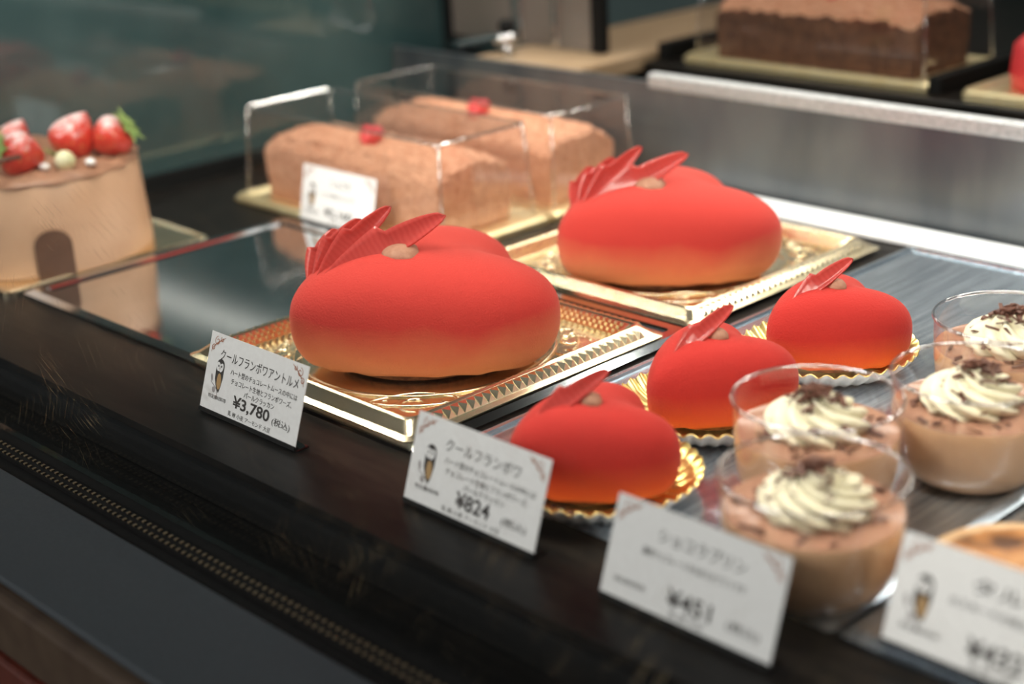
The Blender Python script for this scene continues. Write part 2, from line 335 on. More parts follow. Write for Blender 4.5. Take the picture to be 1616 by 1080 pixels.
# ---------------------------------------------------------------- rear counter (behind the upstand)
rear = thing('rear_counter', 'counter behind the case with tan wood strip and dark top', 'counter', (0, 0, 0))
simple(B(-1.50, 0.970, -0.90, 0.60, 1.60, 0.058), 'counter_body', M['black'], rear)
simple(B(-1.50, 0.970, 0.0585, -0.975, 1.60, 0.066), 'counter_top', M['teal'], rear, 0.002)
simple(B(-0.974, 0.8905, 0.060, -0.858, 1.50, 0.0745), 'wood_strip', M['tan_wood'], rear, 0.002)
simple(B(-0.857, 0.970, 0.0585, 0.60, 1.60, 0.068), 'counter_top', M['deck'], rear, 0.002)
simple(B(-0.853, 0.985, 0.068, -0.842, 1.60, 0.082), 'divider_bar', M['black'], rear, 0.001)
simple(B(-0.5985, 0.985, 0.068, -0.588, 1.60, 0.080), 'divider_bar', M['black'], rear, 0.001)
simple(B(-0.842, 1.52, 0.068, 0.60, 1.55, 0.30), 'back_panel', M['teal'], rear)

# latch / shelf bracket at the rear corner
br = thing('shelf_bracket', 'chrome shelf bracket with black knob at the rear corner of the case', 'bracket', (-0.99, 0.910, 0.0745))
mb = MB(); mb.box(0.028, -0.008, -0.0140, 0.044, 0.008, 0.0002); bev(mb.build('foot', M['chrome'], br), 0.002)
mb = MB(); mb.tube([(0.036, 0, 0), (0.036, 0, 0.010)], 0.0045, 12); mb.build('post', M['chrome'], br)
mb = MB(); mb.tube([(-0.032, 0, 0.001), (-0.02, 0, 0.003), (0.02, 0, 0.012), (0.044, 0, 0.014)], [0.006, 0.0055, 0.005, 0.005], 12); mb.build('arm', M['chrome'], br)
mb = MB(); mb.lathe([(0.0001, 0.030), (0.005, 0.029), (0.0075, 0.025), (0.0065, 0.020), (0.004, 0.016), (0.004, 0.012)], 20, c=(0.036, 0, 0)); mb.build('knob', M['black'], br)

# ---------------------------------------------------------------- trays
def rrect(h, r, z, n=6, hy=None):
    hy = hy or h; pts = []
    for cx, cy, a0 in ((h-r, hy-r, 0), (-h+r, hy-r, 90), (-h+r, -hy+r, 180), (h-r, -hy+r, 270)):
        for k in range(n+1):
            a = R(a0 + 90*k/n); pts.append((cx + r*math.cos(a), cy + r*math.sin(a), z))
    return pts
def gold_tray(loc, label):
    t = thing('gold_cake_tray', label, 'tray', loc)
    mb = MB()
    rings = [(0.0948, 0.0028, 0.005), (0.0948, 0.0033, 0.005), (0.0914, 0.0046, 0.004), (0.0858, 0.0092, 0.0045), (0.0842, 0.0098, 0.005), (0.0828, 0.0092, 0.006), (0.0790, 0.0022, 0.009), (0.0770, 0.0016, 0.010)]
    mb.loft([rrect(h, r, z) for h, z, r in rings], 0, False)
    mb.add(rrect(0.0770, 0.010, 0.0016), [tuple(range(28))], 0)
    mb.loft([rrect(0.0948, 0.005, 0.0028), rrect(0.079, 0.009, 0.0006), rrect(0.077, 0.010, 0.0004)], 0, False)
    mb.add(rrect(0.0770, 0.010, 0.0004), [tuple(reversed(range(28)))], 0)
    mb.build('tray_body', M['gold'], t)
    fb = MB(); sb = MB()                              # diamond facets outside, small studs inside
    for k in range(4):
        ca, sa = math.cos(k*PI/2), math.sin(k*PI/2)
        T = lambda x, y, z: (x*ca-y*sa, x*sa+y*ca, z)
        n = 30; p = 0.162/n
        for i in range(n if k != 3 else 0):
            a = -0.081 + i*p; c = a + p; m_ = (a+c)/2
            fb.add([T(0.0913, a, 0.0046), T(0.0913, c, 0.0046), T(0.0860, c, 0.0091), T(0.0860, a, 0.0091), T(0.0902, m_, 0.0085)],
                   [(0, 1, 4), (1, 2, 4), (2, 3, 4), (3, 0, 4)])
        n = 34; p = 0.150/n
        for row in range(3):
            for i in range(n-1):
                y = -0.075 + (i+0.5+0.5*(row % 2))*p; f = 0.2+0.3*row
                xx = 0.0790 + 0.0038*f; z = 0.0022 + 0.0070*f; q = 0.0011
                sb.add([T(xx-0.0004, y-q, z-q), T(xx-0.0004, y+q, z-q), T(xx+0.0006, y+q, z+q), T(xx+0.0006, y-q, z+q), T(xx-0.0015, y, z+0.0008)],
                       [(0, 1, 4), (1, 2, 4), (2, 3, 4), (3, 0, 4)])
    fb.build('facet_rim', M['gold'], t); sb.build('stud_border', M['gold'], t)
    for sx in (-1, 1):
        for sy in (-1, 1):
            eb = MB()                                 # embossed corner scroll
            for (x0, y0, r0, a0, a1) in ((0.058, 0.058, 0.010, 40, 420), (0.066, 0.044, 0.007, 200, 520), (0.044, 0.066, 0.007, -70, 250)):
                pts = []
                for i in range(22):
                    f = i/21; a = R(a0 + (a1-a0)*f); rr = r0*(1-0.75*f)
                    pts.append((sx*(x0+rr*math.cos(a)), sy*(y0+rr*math.sin(a)), 0.0016))
                eb.tube(pts, [0.0004+0.0007*math.sin(PI*i/21) for i in range(22)], 6)
            for d in (-1, 1):
                pts = [(sx*(0.072-0.036*f+d*0.006*math.sin(PI*f)), sy*(0.036+0.036*f+d*0.006*math.sin(PI*f)), 0.0016) for f in [i/12 for i in range(13)]]
                eb.tube(pts, [0.0002+0.0009*math.sin(PI*i/12) for i in range(13)], 6)
            eb.build('embossed_scroll', M['gold'], t)
    db = MB(); db.lathe([(0.073, 0.0016), (0.0735, 0.0024), (0.0725, 0.0027), (0.071, 0.0022), (0.069, 0.0018)], 96); db.build('embossed_ring', M['gold'], t)
    return t
gold_tray((-0.6275, 0.5240, 0.0022), 'faceted gold tray under the nearer big red heart cake')
gold_tray((-0.6265, 0.7350, 0.0002), 'faceted gold tray under the farther big red heart cake')

def flat_tray(name, label, x0, y0, x1, y1, m, rim=0.004, lip=0.004):
    cx, cy = (x0+x1)/2, (y0+y1)/2; hx, hy = (x1-x0)/2, (y1-y0)/2
    t = thing(name, label, 'tray', (cx, cy, 0.0002)); mb = MB()
    def rr(ins, z, r=0.003): return rrect(hx-ins, r, z, 3, hy-ins)
    mb.loft([rr(0.001, 0.0), rr(0, rim*0.4), rr(0.0045, rim), rr(lip+0.002, rim), rr(lip+0.0024, rim-0.0016)], 0, False, True, True)
    mb.build('tray_plate', m, t)
    return t
flat_tray('mirror_tray', 'long mirror-polished steel tray, its left half empty, gold tray on the right', -0.914, 0.4295, -0.5275, 0.640, M['mirror'], 0.004, 0.009)
flat_tray('silver_tray', 'long brushed silver tray under small heart cakes and pudding cups', -0.522, 0.4235, -0.2875, 0.845, M['silver'], 0.004, 0.005)
flat_tray('silver_tray', 'silver tray with ridged rim under the caramelised tart at lower right', -0.2855, 0.424, -0.06, 0.70, M['silver'], 0.0045, 0.012)

# ---------------------------------------------------------------- heart cakes
def heart_bm(W, L, H, nt=144, np_=60):
    zc = 0.40*H; a0, b0 = 0.53*L, 0.275*W; ang = R(20); k = 4.5
    def fld(x, y, z):
        vals = []
        for sx in (-1, 1):
            cx, cy = sx*0.178*L, -0.02*L
            dx, dy = x-cx, y-cy
            vv = dx*sx*math.sin(ang) + dy*math.cos(ang); uu = dx*math.cos(ang)*sx - dy*math.sin(ang)
            t = vv/a0; bb = b0*(1+0.22*max(-1, min(1, t)))
            cz = 0.60*H if z > zc else 0.66*H
            q = (abs(t)**2.1 + abs(uu/bb)**2.1 + abs((z-zc)/cz)**2.5)
            vals.append(q)
        cy = y+0.06*L; t = cy/(0.43*L); bb = 0.33*W*(1+0.25*max(-1, min(1, t))); cz = 0.60*H if z > zc else 0.66*H
        vals.append(abs(t)**2.1 + abs(x/bb)**2.1 + abs((z-zc)/cz)**2.5)
        m_ = min(vals); return m_ - math.log(sum(math.exp(-k*(v_-m_)) for v_ in vals))/k - 1
    mb = MB(); rings = []
    for i in range(np_+1):
        ph = -PI/2*0.98 + PI*0.99*i/np_; ring = []
        for j in range(nt):
            th = 2*PI*j/nt; d = (math.cos(ph)*math.cos(th), math.cos(ph)*math.sin(th), math.sin(ph)*0.75)
            lo, hi = 0.0, 1.2*L
            for _ in range(22):
                md = (lo+hi)/2
                if fld(d[0]*md, d[1]*md, zc+d[2]*md) < 0: lo = md
                else: hi = md
            z = zc+d[2]*lo
            if z < 0: lo = -zc/d[2]; z = 0
            ring.append((d[0]*lo, d[1]*lo, z))
        rings.append(ring)
    P = [p for r_ in rings for p in r_]
    x0, x1 = min(p[0] for p in P), max(p[0] for p in P); y0, y1 = min(p[1] for p in P), max(p[1] for p in P); z1 = max(p[2] for p in P)
    rings = [[((p[0]-(x0+x1)/2)*W/(x1-x0), (p[1]-(y0+y1)/2)*L/(y1-y0), p[2]*H/z1) for p in r_] for r_ in rings]
    mb.loft(rings, 0, True, True, True)
    return mb
def base_ring(h, n):
    rr = [h.v[i:i+n] for i in range(0, len(h.v), n)]
    return [r for r in rr if max(p[2] for p in r) < 0.0022][-1]
def petal_mb(L, W, notch=0.55, cup=0.12, n=26, m_=9):
    # local x runs from the root to the tip, y across
    mb = MB(); rows = []
    for i in range(n+1):
        t = i/n; base = math.sin(PI*min(1, t*0.62+0.06))**0.9 * (1-t**5)**0.5
        wl = base*(1.0 if t < notch else 0.60 + 0.05*math.cos((t-notch)*9)); wr = base*0.30
        row = []
        for j in range(m_):
            s = j/(m_-1)*2-1; y = W*0.5*(s*wl if s > 0 else s*wr)
            z = cup*W*(s*s)*base - 0.06*L*math.sin(PI*t)
            row.append((L*t, y, z))
        rows.append(row)
    mb.loft(rows, 0, True, closed=False); return mb
def set_petal(o, base, tip, nrm):
    x = (Vector(tip)-Vector(base)).normalized(); n = Vector(nrm); z = (n - x*n.dot(x)).normalized(); y = z.cross(x)
    o.matrix_local = Matrix.Translation(base) @ Matrix((x, y, z)).transposed().to_4x4()
def dollop_mb(r, h):
    mb = MB(); rings = []
    for i in range(14):
        ph = -PI/2*0.95 + PI*0.97*i/13; ring = []
        for j in range(28):
            th = 2*PI*j/28; k = 1 + 0.05*math.sin(3*th+1+2*ph) + 0.03*math.sin(7*th+3*ph)
            ring.append((r*k*math.cos(ph)*math.cos(th), r*k*0.8*math.cos(ph)*math.sin(th), h*0.5*(1+math.sin(ph))))
        rings.append(ring)
    mb.loft(rings, 0, True, True, True); return mb
def big_heart(loc, label):
    t = thing('heart_mousse_cake', label, 'cake', loc, -0.42, 'large heart cakes')
    h = heart_bm(0.133, 0.138, 0.058); h.build('mousse_body', M['velvet_big'], t, (0, 0, 0.0035))
    mb = MB(); ring = base_ring(h, 144); sc = [(p[0]*0.985, p[1]*0.985, 0.0) for p in ring]
    mb.loft([sc, [(x, y, 0.0036) for x, y, z in sc]], 0, False, True, True); mb.build('sponge_base', M['sponge'], t)
    dollop_mb(0.0125, 0.011).build('ganache_dollop', M['ganache'], t, (0.010, -0.008, 0.0545))
    for base, tip, nrm, L_, W_ in (((0.006, -0.052, 0.047), (0.016, 0.016, 0.079), (0.75, -0.3, 0.55), 0.076, 0.032),
                                   ((0.001, -0.052, 0.048), (-0.001, -0.014, 0.079), (0.9, -0.2, 0.3), 0.056, 0.023),
                                   ((-0.004, -0.052, 0.047), (-0.012, -0.028, 0.070), (0.8, -0.1, 0.4), 0.042, 0.024),
                                   ((-0.008, -0.054, 0.045), (-0.022, -0.038, 0.063), (0.7, -0.1, 0.6), 0.036, 0.022)):
        o = petal_mb(L_, W_).build('chocolate_petal', M['petal'], t); set_petal(o, base, tip, nrm); solid(o, 0.0009)
    return t
BH = big_heart((-0.6235, 0.515, 0.0054), 'big red heart mousse cake with petals, the nearer one behind the 3,780 yen sign')
bh2 = dup(BH, (-0.6205, 0.7125, 0.0024), 'big red heart mousse cake with petals, the farther one near the white rail')
bh2.scale = (0.95, 0.95, 0.95)

def foil_cup(loc, label, rz):
    t = thing('gold_foil_cup', label, 'foil cup', loc, rz, 'gold foil cups'); mb = MB(); n = 288; rings = []
    for r, z, a in ((0.0005, 0.0008, 0), (0.024, 0.0008, 0.0), (0.028, 0.0012, 0.0003), (0.036, 0.0014, 0.0005), (0.0415, 0.0052, 0.0008), (0.0465, 0.0105, 0.0010)):
        ring = []
        for j in range(n):
            th = 2*PI*j/n; s = math.sin(36*th); e = 1 + (0.012*math.cos(36*th) if r > 0.04 else 0)
            ring.append((r*e*math.cos(th), r*e*math.sin(th), z + a*s))
        rings.append(ring)
    mb.loft(rings, 0, True); o = mb.build('pleated_cup', [M['paper_white'], M['gold_bright']], t); solid(o, 0.0007, -1.0, 1); o.modifiers['solid'].material_offset_rim = 1
    return t
def small_heart(loc, label, rz):
    t = thing('heart_petit_gateau', label, 'cake', loc, rz, 'small heart cakes')
    h = heart_bm(0.066, 0.072, 0.0395, 96, 44); h.build('mousse_body', M['velvet_small'], t, (0, 0, 0.0018))
    mb = MB(); sc = [(p[0]*0.985, p[1]*0.985, 0.0) for p in base_ring(h, 96)]
    mb.loft([sc, [(x, y, 0.0019) for x, y, z in sc]], 0, False, True, True); mb.build('sponge_base', M['sponge'], t)
    dollop_mb(0.0062, 0.0075).build('ganache_dollop', M['ganache'], t, (0.005, 0.001, 0.0375))
    o = petal_mb(0.040, 0.0180, 0.5).build('chocolate_petal', M['petal'], t)
    set_petal(o, (0.003, -0.024, 0.0335), (0.007, 0.011, 0.0560), (0.75, -0.3, 0.6)); solid(o, 0.0007)
    return t
PZ = 0.0044
SP = [((-0.438, 0.4535, PZ), -0.45), ((-0.446, 0.549, PZ), -0.2), ((-0.444, 0.6445, PZ), -0.38)]
LB = ['small red heart cake, nearest of three, behind the 824 yen sign',
      'small red heart cake in the middle of three, behind a clear pudding cup',
      'small red heart cake farthest back, beside the rear gold tray corner']
FL = ['scalloped gold foil cup under the nearest small heart cake', 'scalloped gold foil cup under the middle small heart cake', 'scalloped gold foil cup under the farthest small heart cake']
sh = small_heart((SP[0][0][0], SP[0][0][1], SP[0][0][2]+0.0009), LB[0], SP[0][1]); fc = foil_cup((SP[0][0][0]+0.004, SP[0][0][1]+0.003, SP[0][0][2]-0.0022), FL[0], 0)
for i in (1, 2):
    (x, y, z), a = SP[i]
    dup(sh, (x, y, z+0.0009), LB[i], a); dup(fc, (x, y, z-0.0022), FL[i], 0.1*i)

# ---------------------------------------------------------------- pudding cups
def cup_thing(loc, label, pm, rz, twist=1.0, spread=1.0):
    t = thing('pudding_cup', label, 'dessert cup', loc, rz, 'chocolate puddings in clear cups')
    prof = [(0.0005, 0.0004), (0.022, 0.0004), (0.026, 0.0016), (0.0300, 0.0055), (0.0328, 0.011), (0.0344, 0.018), (0.0352, 0.028), (0.0358, 0.0475)]
    mb = MB(); mb.lathe(prof, 96, 0); mb.build('clear_cup', M['clear_cup'], t)
    rb = MB(); pts = [(0.0358, 0.0474), (0.0365, 0.0476), (0.0367, 0.0484), (0.0362, 0.0490), (0.0355, 0.0488), (0.0353, 0.0480), (0.0358, 0.0474)]
    rb.lathe(pts, 96, 0); rb.build('cup_rim', M['clear_rim'], t)
    pb = MB(); pp = [(0.0005, 0.0010), (0.0217, 0.0010), (0.0255, 0.0021), (0.0295, 0.0060), (0.0323, 0.0113), (0.0339, 0.0182), (0.0346, 0.0275), (0.0348, 0.0325), (0.0345, 0.0332)]
    pb.lathe(pp, 96, 0); pb.lathe([(0.0345, 0.0332), (0.0335, 0.0328), (0.020, 0.0326), (0.0005, 0.0326)], 96, 1)
    pb.build('pudding', [pm, M['mousse_top']], t)
    cb = MB(); rings = []; n = 180
    prof = [(1.0, 0.0), (1.06, 0.0022), (1.04, 0.0050), (0.93, 0.0080), (0.78, 0.0098), (0.62, 0.0112), (0.50, 0.0126), (0.40, 0.0142), (0.28, 0.0158), (0.14, 0.0170), (0.02, 0.0176)]
    for i in range(41):
        f = i/40*(len(prof)-1); k = min(int(f), len(prof)-2); u = f-k
        r = (prof[k][0]*(1-u)+prof[k+1][0]*u)*0.0205; z = prof[k][1]*(1-u)+prof[k+1][1]*u; ring = []
        for j in range(n):
            th = 2*PI*j/n; g = abs(math.cos(4.5*(th + twist*1.5*f/10*2)))
            rr = r*(0.76 + 0.28*g**0.75); zz = z + (0.0020*g if 0 < i < 39 else 0)
            ring.append((rr*math.cos(th), rr*math.sin(th), zz))
        rings.append(ring)
    cb.loft(rings, 0, True, True, True); cb.build('cream_rosette', M['cream'], t, (0.001, 0.001, 0.0323))
    fb = MB(); rnd = random.Random(int(loc[0]*10000))
    for i in range(120):
        a = rnd.uniform(0, 2*PI); rr = abs(rnd.gauss(0, 0.0085))*spread
        if i > 96: rr = rnd.uniform(0.019, 0.031)
        zz = 0.0323 + 0.0186*(1-(rr/0.0235)**1.7) if rr < 0.0205 else 0.0333
        L = rnd.uniform(0.0012, 0.0038); b_w = rnd.uniform(0.0005, 0.0012); an = rnd.uniform(0, PI); tl = rnd.uniform(-0.5, 0.5)
        c = Vector((rr*math.cos(a), rr*math.sin(a), zz + (0.0006 + rnd.uniform(0, 0.0022)*(rr < 0.012))))
        e = Euler_v(an, tl); s2 = Vector((-math.sin(an), math.cos(an), rnd.uniform(-0.4, 0.4))).normalized(); nn = e.cross(s2).normalized()
        P = [c + e*L*q0 + s2*b_w*q1 + nn*0.00028*q2 for q2 in (-1, 1) for q0, q1 in ((-1, -1), (1, -1), (1, 1), (-1, 1))]
        fb.add(P, [(0, 3, 2, 1), (4, 5, 6, 7), (0, 1, 5, 4), (1, 2, 6, 5), (2, 3, 7, 6), (3, 0, 4, 7)])
    o = fb.build('chocolate_shaving', M['flake'], t); o['kind'] = 'stuff'
    return t
def Euler_v(an, tl): return Vector((math.cos(an)*math.cos(tl), math.sin(an)*math.cos(tl), math.sin(tl)))
TZ = 0.0024
cup_thing((-0.3130, 0.4470, TZ), 'clear pudding cup nearest the front, right of the 451 yen sign', M['mousse'], 0.3, 1.3)
cup_thing((-0.3550, 0.5085, TZ), 'clear pudding cup directly behind the front one, beside the middle small heart', M['mousse'], 1.4, 0.8)
cup_thing((-0.3185, 0.5735, TZ), 'clear pudding cup with chocolate flakes cut by the right edge of the photo', M['mousse'], 2.2, 1.0)
cup_thing((-0.3418, 0.6460, TZ), 'clear pudding cup farthest back on the right', M['mousse'], 0.9, 0.5, 1.35)

# ---------------------------------------------------------------- price signs
def text_add(mb, s, cx, cy, w_, h_, z, mi, bold=0.0):
    cu = bpy.data.curves.new('t', 'FONT'); cu.body = s; cu.size = 1; cu.resolution_u = 3; cu.offset = bold
    o = bpy.data.objects.new('t', cu); COL.objects.link(o)
    bpy.context.view_layer.update()
    me = bpy.data.meshes.new_from_object(o.evaluated_get(bpy.context.evaluated_depsgraph_get()))
    bpy.data.objects.remove(o); bpy.data.curves.remove(cu)
    if not len(me.vertices): return
    xs = [q.co.x for q in me.vertices]; ys = [q.co.y for q in me.vertices]
    x0, x1, y0, y1 = min(xs), max(xs), min(ys), max(ys)
    mb.add([(cx + ((q.co.x-x0)/(x1-x0)-0.5)*w_, cy + ((q.co.y-y0)/(y1-y0)-0.5)*h_, z) for q in me.vertices], [tuple(p.vertices) for p in me.polygons], mi)
    bpy.data.meshes.remove(me)
def ell(cx, cy, a, b, rot=0, n=20, a0=0, a1=360):
    return [(cx + a*math.cos(R(a0+(a1-a0)*i/n))*math.cos(rot) - b*math.sin(R(a0+(a1-a0)*i/n))*math.sin(rot),
             cy + a*math.cos(R(a0+(a1-a0)*i/n))*math.sin(rot) + b*math.sin(R(a0+(a1-a0)*i/n))*math.cos(rot)) for i in range(n)]
W_, H_ = 0.082, 0.0425
def sign(loc, label, title, tw, lines, price, allerg, owl=True, lean=19.3, scale=1.0):
    t = thing('price_sign', label, 'price sign', loc, 0, 'price signs'); t.scale = (scale,)*3
    rot = (R(90-lean), 0, 0)
    cb = MB(); cb.box(-W_/2, 0.0020, -0.0003, W_/2, H_, 0.0)
    card = cb.build('card', M['card'], t, (0, 0, 0.0006), rot)
    hb = MB(); hb.box(-W_/2, 0, -0.0024, W_/2, 0.0022, 0.0006)
    bev(hb.build('holder_strip', M['black'], t, (0, 0, 0.0012), rot), 0.0003)
    hb = MB(); hb.box(-W_/2, 0.0005, 0.0, W_/2, 0.009, 0.0012); bev(hb.build('holder_foot', M['acrylic'], t), 0.0004)
    # lettering
    u = lambda f: (f-0.5)*W_
    v_ = lambda f: H_*(1-f)
    lb = MB()
    text_add(lb, title, u(0.53), v_(0.235), tw*W_, 0.0054, 0.00012, 0, 0.004)
    for s, c, y, wd in lines: text_add(lb, s, u(c), v_(y), wd*W_, 0.0031, 0.00012, 0, 0.008)
    text_add(lb, '特定原材料等', u(0.165), v_(0.765), 0.19*W_, 0.0022, 0.00012, 0, 0.006)
    text_add(lb, price, u(0.52), v_(0.735), (0.38 if len(price) > 5 else 0.26)*W_, 0.0072, 0.00012, 0, 0.022)
    text_add(lb, '(税込)', u(0.83), v_(0.765), 0.18*W_, 0.0044, 0.00012, 0, 0.006)
    text_add(lb, allerg, u(0.52), v_(0.88), 0.44*W_ if len(allerg) > 8 else 0.2*W_, 0.0026, 0.00012, 0, 0.004)
    lb.build('lettering', M['ink'], card)
    for sx in (-1, 1):
        f = MB()
        for (x0, y0, r0, a0, a1) in ((0.0062, 0.0042, 0.0024, 90, 520), (0.0036, 0.0080, 0.0018, 30, 420), (0.0100, 0.0028, 0.0014, 120, 480)):
            pts = []
            for i in range(24):
                q = i/23; a = R(a0+(a1-a0)*q); rr = r0*(1-0.7*q); pts.append((sx*(-W_/2+x0+rr*math.cos(a)), H_-y0+rr*math.sin(a)))
            f.ribbon(pts if sx > 0 else pts[::-1], 0.00055, 0.00010, 0)
        pts = [(sx*(-W_/2+0.0020+0.0105*q), H_-0.0105+0.0090*q**0.6) for q in [i/12 for i in range(13)]]
        f.ribbon(pts, 0.0006, 0.00010, 0)
        f.build('corner_flourish', M['terra'], card)
    if owl:
        ob = MB(); cx, cy = u(0.145), v_(0.50)
        ob.poly([(cx-0.0032, cy+0.004), (cx-0.0030, cy-0.002), (cx-0.0008, cy-0.0066), (cx+0.0016, cy-0.0088), (cx+0.0026, cy-0.0060), (cx+0.0036, cy-0.0005), (cx+0.0036, cy+0.0048)][::1], 0.00006, 0)
        ob.poly(ell(cx+0.0002, cy+0.0052, 0.0034, 0.0036), 0.00006, 0)
        ob.poly(ell(cx-0.0014, cy+0.0046, 0.0018, 0.0024, 0.3), 0.00012, 1); ob.poly(ell(cx+0.0012, cy+0.0044, 0.0016, 0.0024, -0.3), 0.00012, 1)
        ob.poly(ell(cx+0.0008, cy-0.0028, 0.0019, 0.0042, 0.1), 0.00012, 2)
        for dx in (-0.0013, 0.0012): ob.poly(ell(cx+dx, cy+0.0050, 0.0005, 0.0006), 0.00018, 0)
        ob.poly([(cx-0.0003, cy+0.0040), (cx+0.0003, cy+0.0040), (cx, cy+0.0030)][::-1], 0.00018, 2)
        ob.ribbon([(cx-0.006, cy-0.0040), (cx-0.003, cy-0.0055), (cx+0.000, cy-0.0075), (cx+0.001, cy-0.0105)], 0.0006, 0.00006, 3)
        ob.poly(ell(cx-0.0056, cy-0.0020, 0.0009, 0.0020, 0.3), 0.00006, 3); ob.poly(ell(cx-0.0026, cy-0.0078, 0.0013, 0.0016, 0.6), 0.00006, 3)
        ob.poly(ell(cx+0.0008, cy-0.0112, 0.0008, 0.0010), 0.00006, 3)
        ob.build('owl_emblem', [M['ink'], M['card'], M['tan_ink'], M['grey_ink']], card)
    return t
L3 = [('ハート型のチョコレートムースの中には', 0.60, 0.395, 0.68), ('チョコレート生地とフランボワーズ、', 0.59, 0.50, 0.62), ('パールクラッカン', 0.585, 0.60, 0.31)]
sign((-0.617, 0.394, 0), 'white price card reading 3,780 yen in front of the nearer big heart', 'クールフランボワアントルメ', 0.80, L3, '¥3,780', '乳 卵 小麦 アーモンド 大豆')
sign((-0.4535, 0.393, 0), 'white price card reading 824 yen in front of small heart cakes', 'クールフランボワ', 0.56, L3, '¥824', '乳 卵 小麦 アーモンド 大豆')
sign((-0.3310, 0.389, 0), 'white price card reading 451 yen in front of the pudding cups, no owl', 'ショコラプリン', 0.50, [('濃厚チョコレートのなめらかプリンです', 0.50, 0.42, 0.60)], '¥451', '乳 卵 大豆', False)
sign((-0.226, 0.424, 0.0048), 'white price card with owl at the lower right corner, in front of the tart', 'タルト', 0.34, [('カスタードの焼きタルト', 0.52, 0.42, 0.5)], '¥432', '乳 卵 小麦')
sign((-0.862, 0.644, 0.0), 'blurred white price card in front of the boxed cocoa loaf', 'ショコラ', 0.26, [('しっとり焼いたショコラ', 0.5, 0.44, 0.46)], '¥2,160', '乳 卵 小麦', True, 12)

# ---------------------------------------------------------------- boxed cocoa loaves
def loaf_mb(lx, ly, h, seed):
    rnd = random.Random(seed); mb = MB(); nx, ny = 46, 22; N = {}
    def hgt(i, j):
        return rnd.uniform(-0.0022, 0.0022)
    top = [[(-lx/2 + lx*i/nx + rnd.uniform(-.001, .001), -ly/2 + ly*j/ny + rnd.uniform(-.001, .001), h - 0.010*(abs(2*j/ny-1)**4) - 0.004*(abs(2*i/nx-1)**8) + hgt(i, j)) for i in range(nx+1)] for j in range(ny+1)]
    mb.loft(top, 0, False, closed=False)
    per = [top[0][i] for i in range(nx)] + [top[j][nx] for j in range(ny)] + [top[ny][i] for i in range(nx, 0, -1)] + [top[j][0] for j in range(ny, 0, -1)]
    rings = [[(x*0.985, y*0.97, 0) for x, y, z in per]]
    for f in (0.25, 0.5, 0.72, 0.9): rings.append([(x*(0.985+0.02*f)+rnd.uniform(-.0006, .0006), y*(0.97+0.03*f)+rnd.uniform(-.0006, .0006), z*f) for x, y, z in per])
    rings.append(per); mb.loft(rings, 1, False, True); return mb
def boxed_loaf(cx, cy, z, lx, ly, labels, g, seed, bh=0.066, loafh=0.050, side='cocoa'):
    bt = thing('gold_cake_board', labels[0], 'cake board', (cx, cy, z), 0, g[0]); mb = MB()
    hx, hy = lx/2+0.004, ly/2+0.004
    mb.loft([rrect(hx, 0.004, 0, 4, hy), rrect(hx, 0.004, 0.0035, 4, hy), rrect(hx-0.002, 0.004, 0.006, 4, hy-0.002), rrect(hx-0.004, 0.004, 0.0055, 4, hy-0.004), rrect(hx-0.010, 0.004, 0.003, 4, hy-0.010)], 0, False, True, True)
    for i in range(int(2*hx/0.005)):
        for sy in (-1, 1):
            x = -hx+0.0025+i*0.005; mb.add([(x-.002, sy*(hy), .0005), (x+.002, sy*(hy), .0005), (x+.002, sy*hy, .0033), (x-.002, sy*hy, .0033), (x, sy*(hy+.0012), .002)], [(0, 1, 4), (1, 2, 4), (2, 3, 4), (3, 0, 4)])
    mb.build('board_plate', M['gold_board'], bt)
    lt = thing('chocolate_loaf_cake', labels[1], 'cake', (cx, cy, z+0.0032), 0, g[1])
    loaf_mb(lx-0.036, ly-0.026, loafh, seed).build('loaf', [M['cocoa'], M[side]], lt)
    hb = heart_bm(0.018, 0.018, 0.010, 40, 16); hb.build('raspberry_heart', M['berry_red'], lt, (-0.012 + 0.01, -0.006, loafh+0.0015), (R(38), 0, 0.2))
    ct = thing('clear_box_lid', labels[2], 'box lid', (cx, cy, z+0.0062), 0, g[2]); mb = MB(); eb = MB()
    hx, hy = lx/2-0.003, ly/2-0.003; tx, ty = hx-0.004, hy-0.004
    mb.loft([rrect(hx, 0.003, 0, 4, hy), rrect(tx, 0.003, bh, 4, ty)], 0, False); mb.add(rrect(tx, 0.003, bh, 4, ty), [tuple(range(20))], 0)
    mb.build('clear_lid', M['clear_box'], ct)
    eb.tube(rrect(tx, 0.003, bh, 4, ty) + [rrect(tx, 0.003, bh, 4, ty)[0]], 0.0011, 8)
    for sx in (-1, 1):
        for sy in (-1, 1): eb.tube([(sx*(hx-.001), sy*(hy-.001), 0), (sx*(tx-.001), sy*(ty-.001), bh)], 0.0008, 6)
    eb.build('folded_edge', M['box_edge'], ct)
GR = ('gold boards under loaves', 'cocoa loaf cakes', 'clear box lids')
boxed_loaf(-0.872, 0.700, 0.0002, 0.232, 0.094, ('gold board under the nearer boxed cocoa loaf', 'cocoa dusted chocolate loaf with red heart in the nearer clear box', 'clear plastic box lid over the nearer cocoa loaf, behind its sign'), GR, 3)
boxed_loaf(-0.872, 0.806, 0.0002, 0.232, 0.094, ('gold board under the second boxed loaf, close to the deck rear', 'cocoa dusted chocolate loaf with red heart in the second clear box back', 'clear plastic box lid over the second cocoa loaf, nearer the rear corner'), GR, 5)
boxed_loaf(-0.715, 1.045, 0.0682, 0.220, 0.105, ('gold board under the shade-darkened loaf on the rear counter', 'chocolate loaf cake, sides darkened for shade, on the rear counter at the photo top', 'clear plastic box lid over the loaf on the rear counter'), GR, 9, 0.066, 0.050, 'cocoa_shaded')

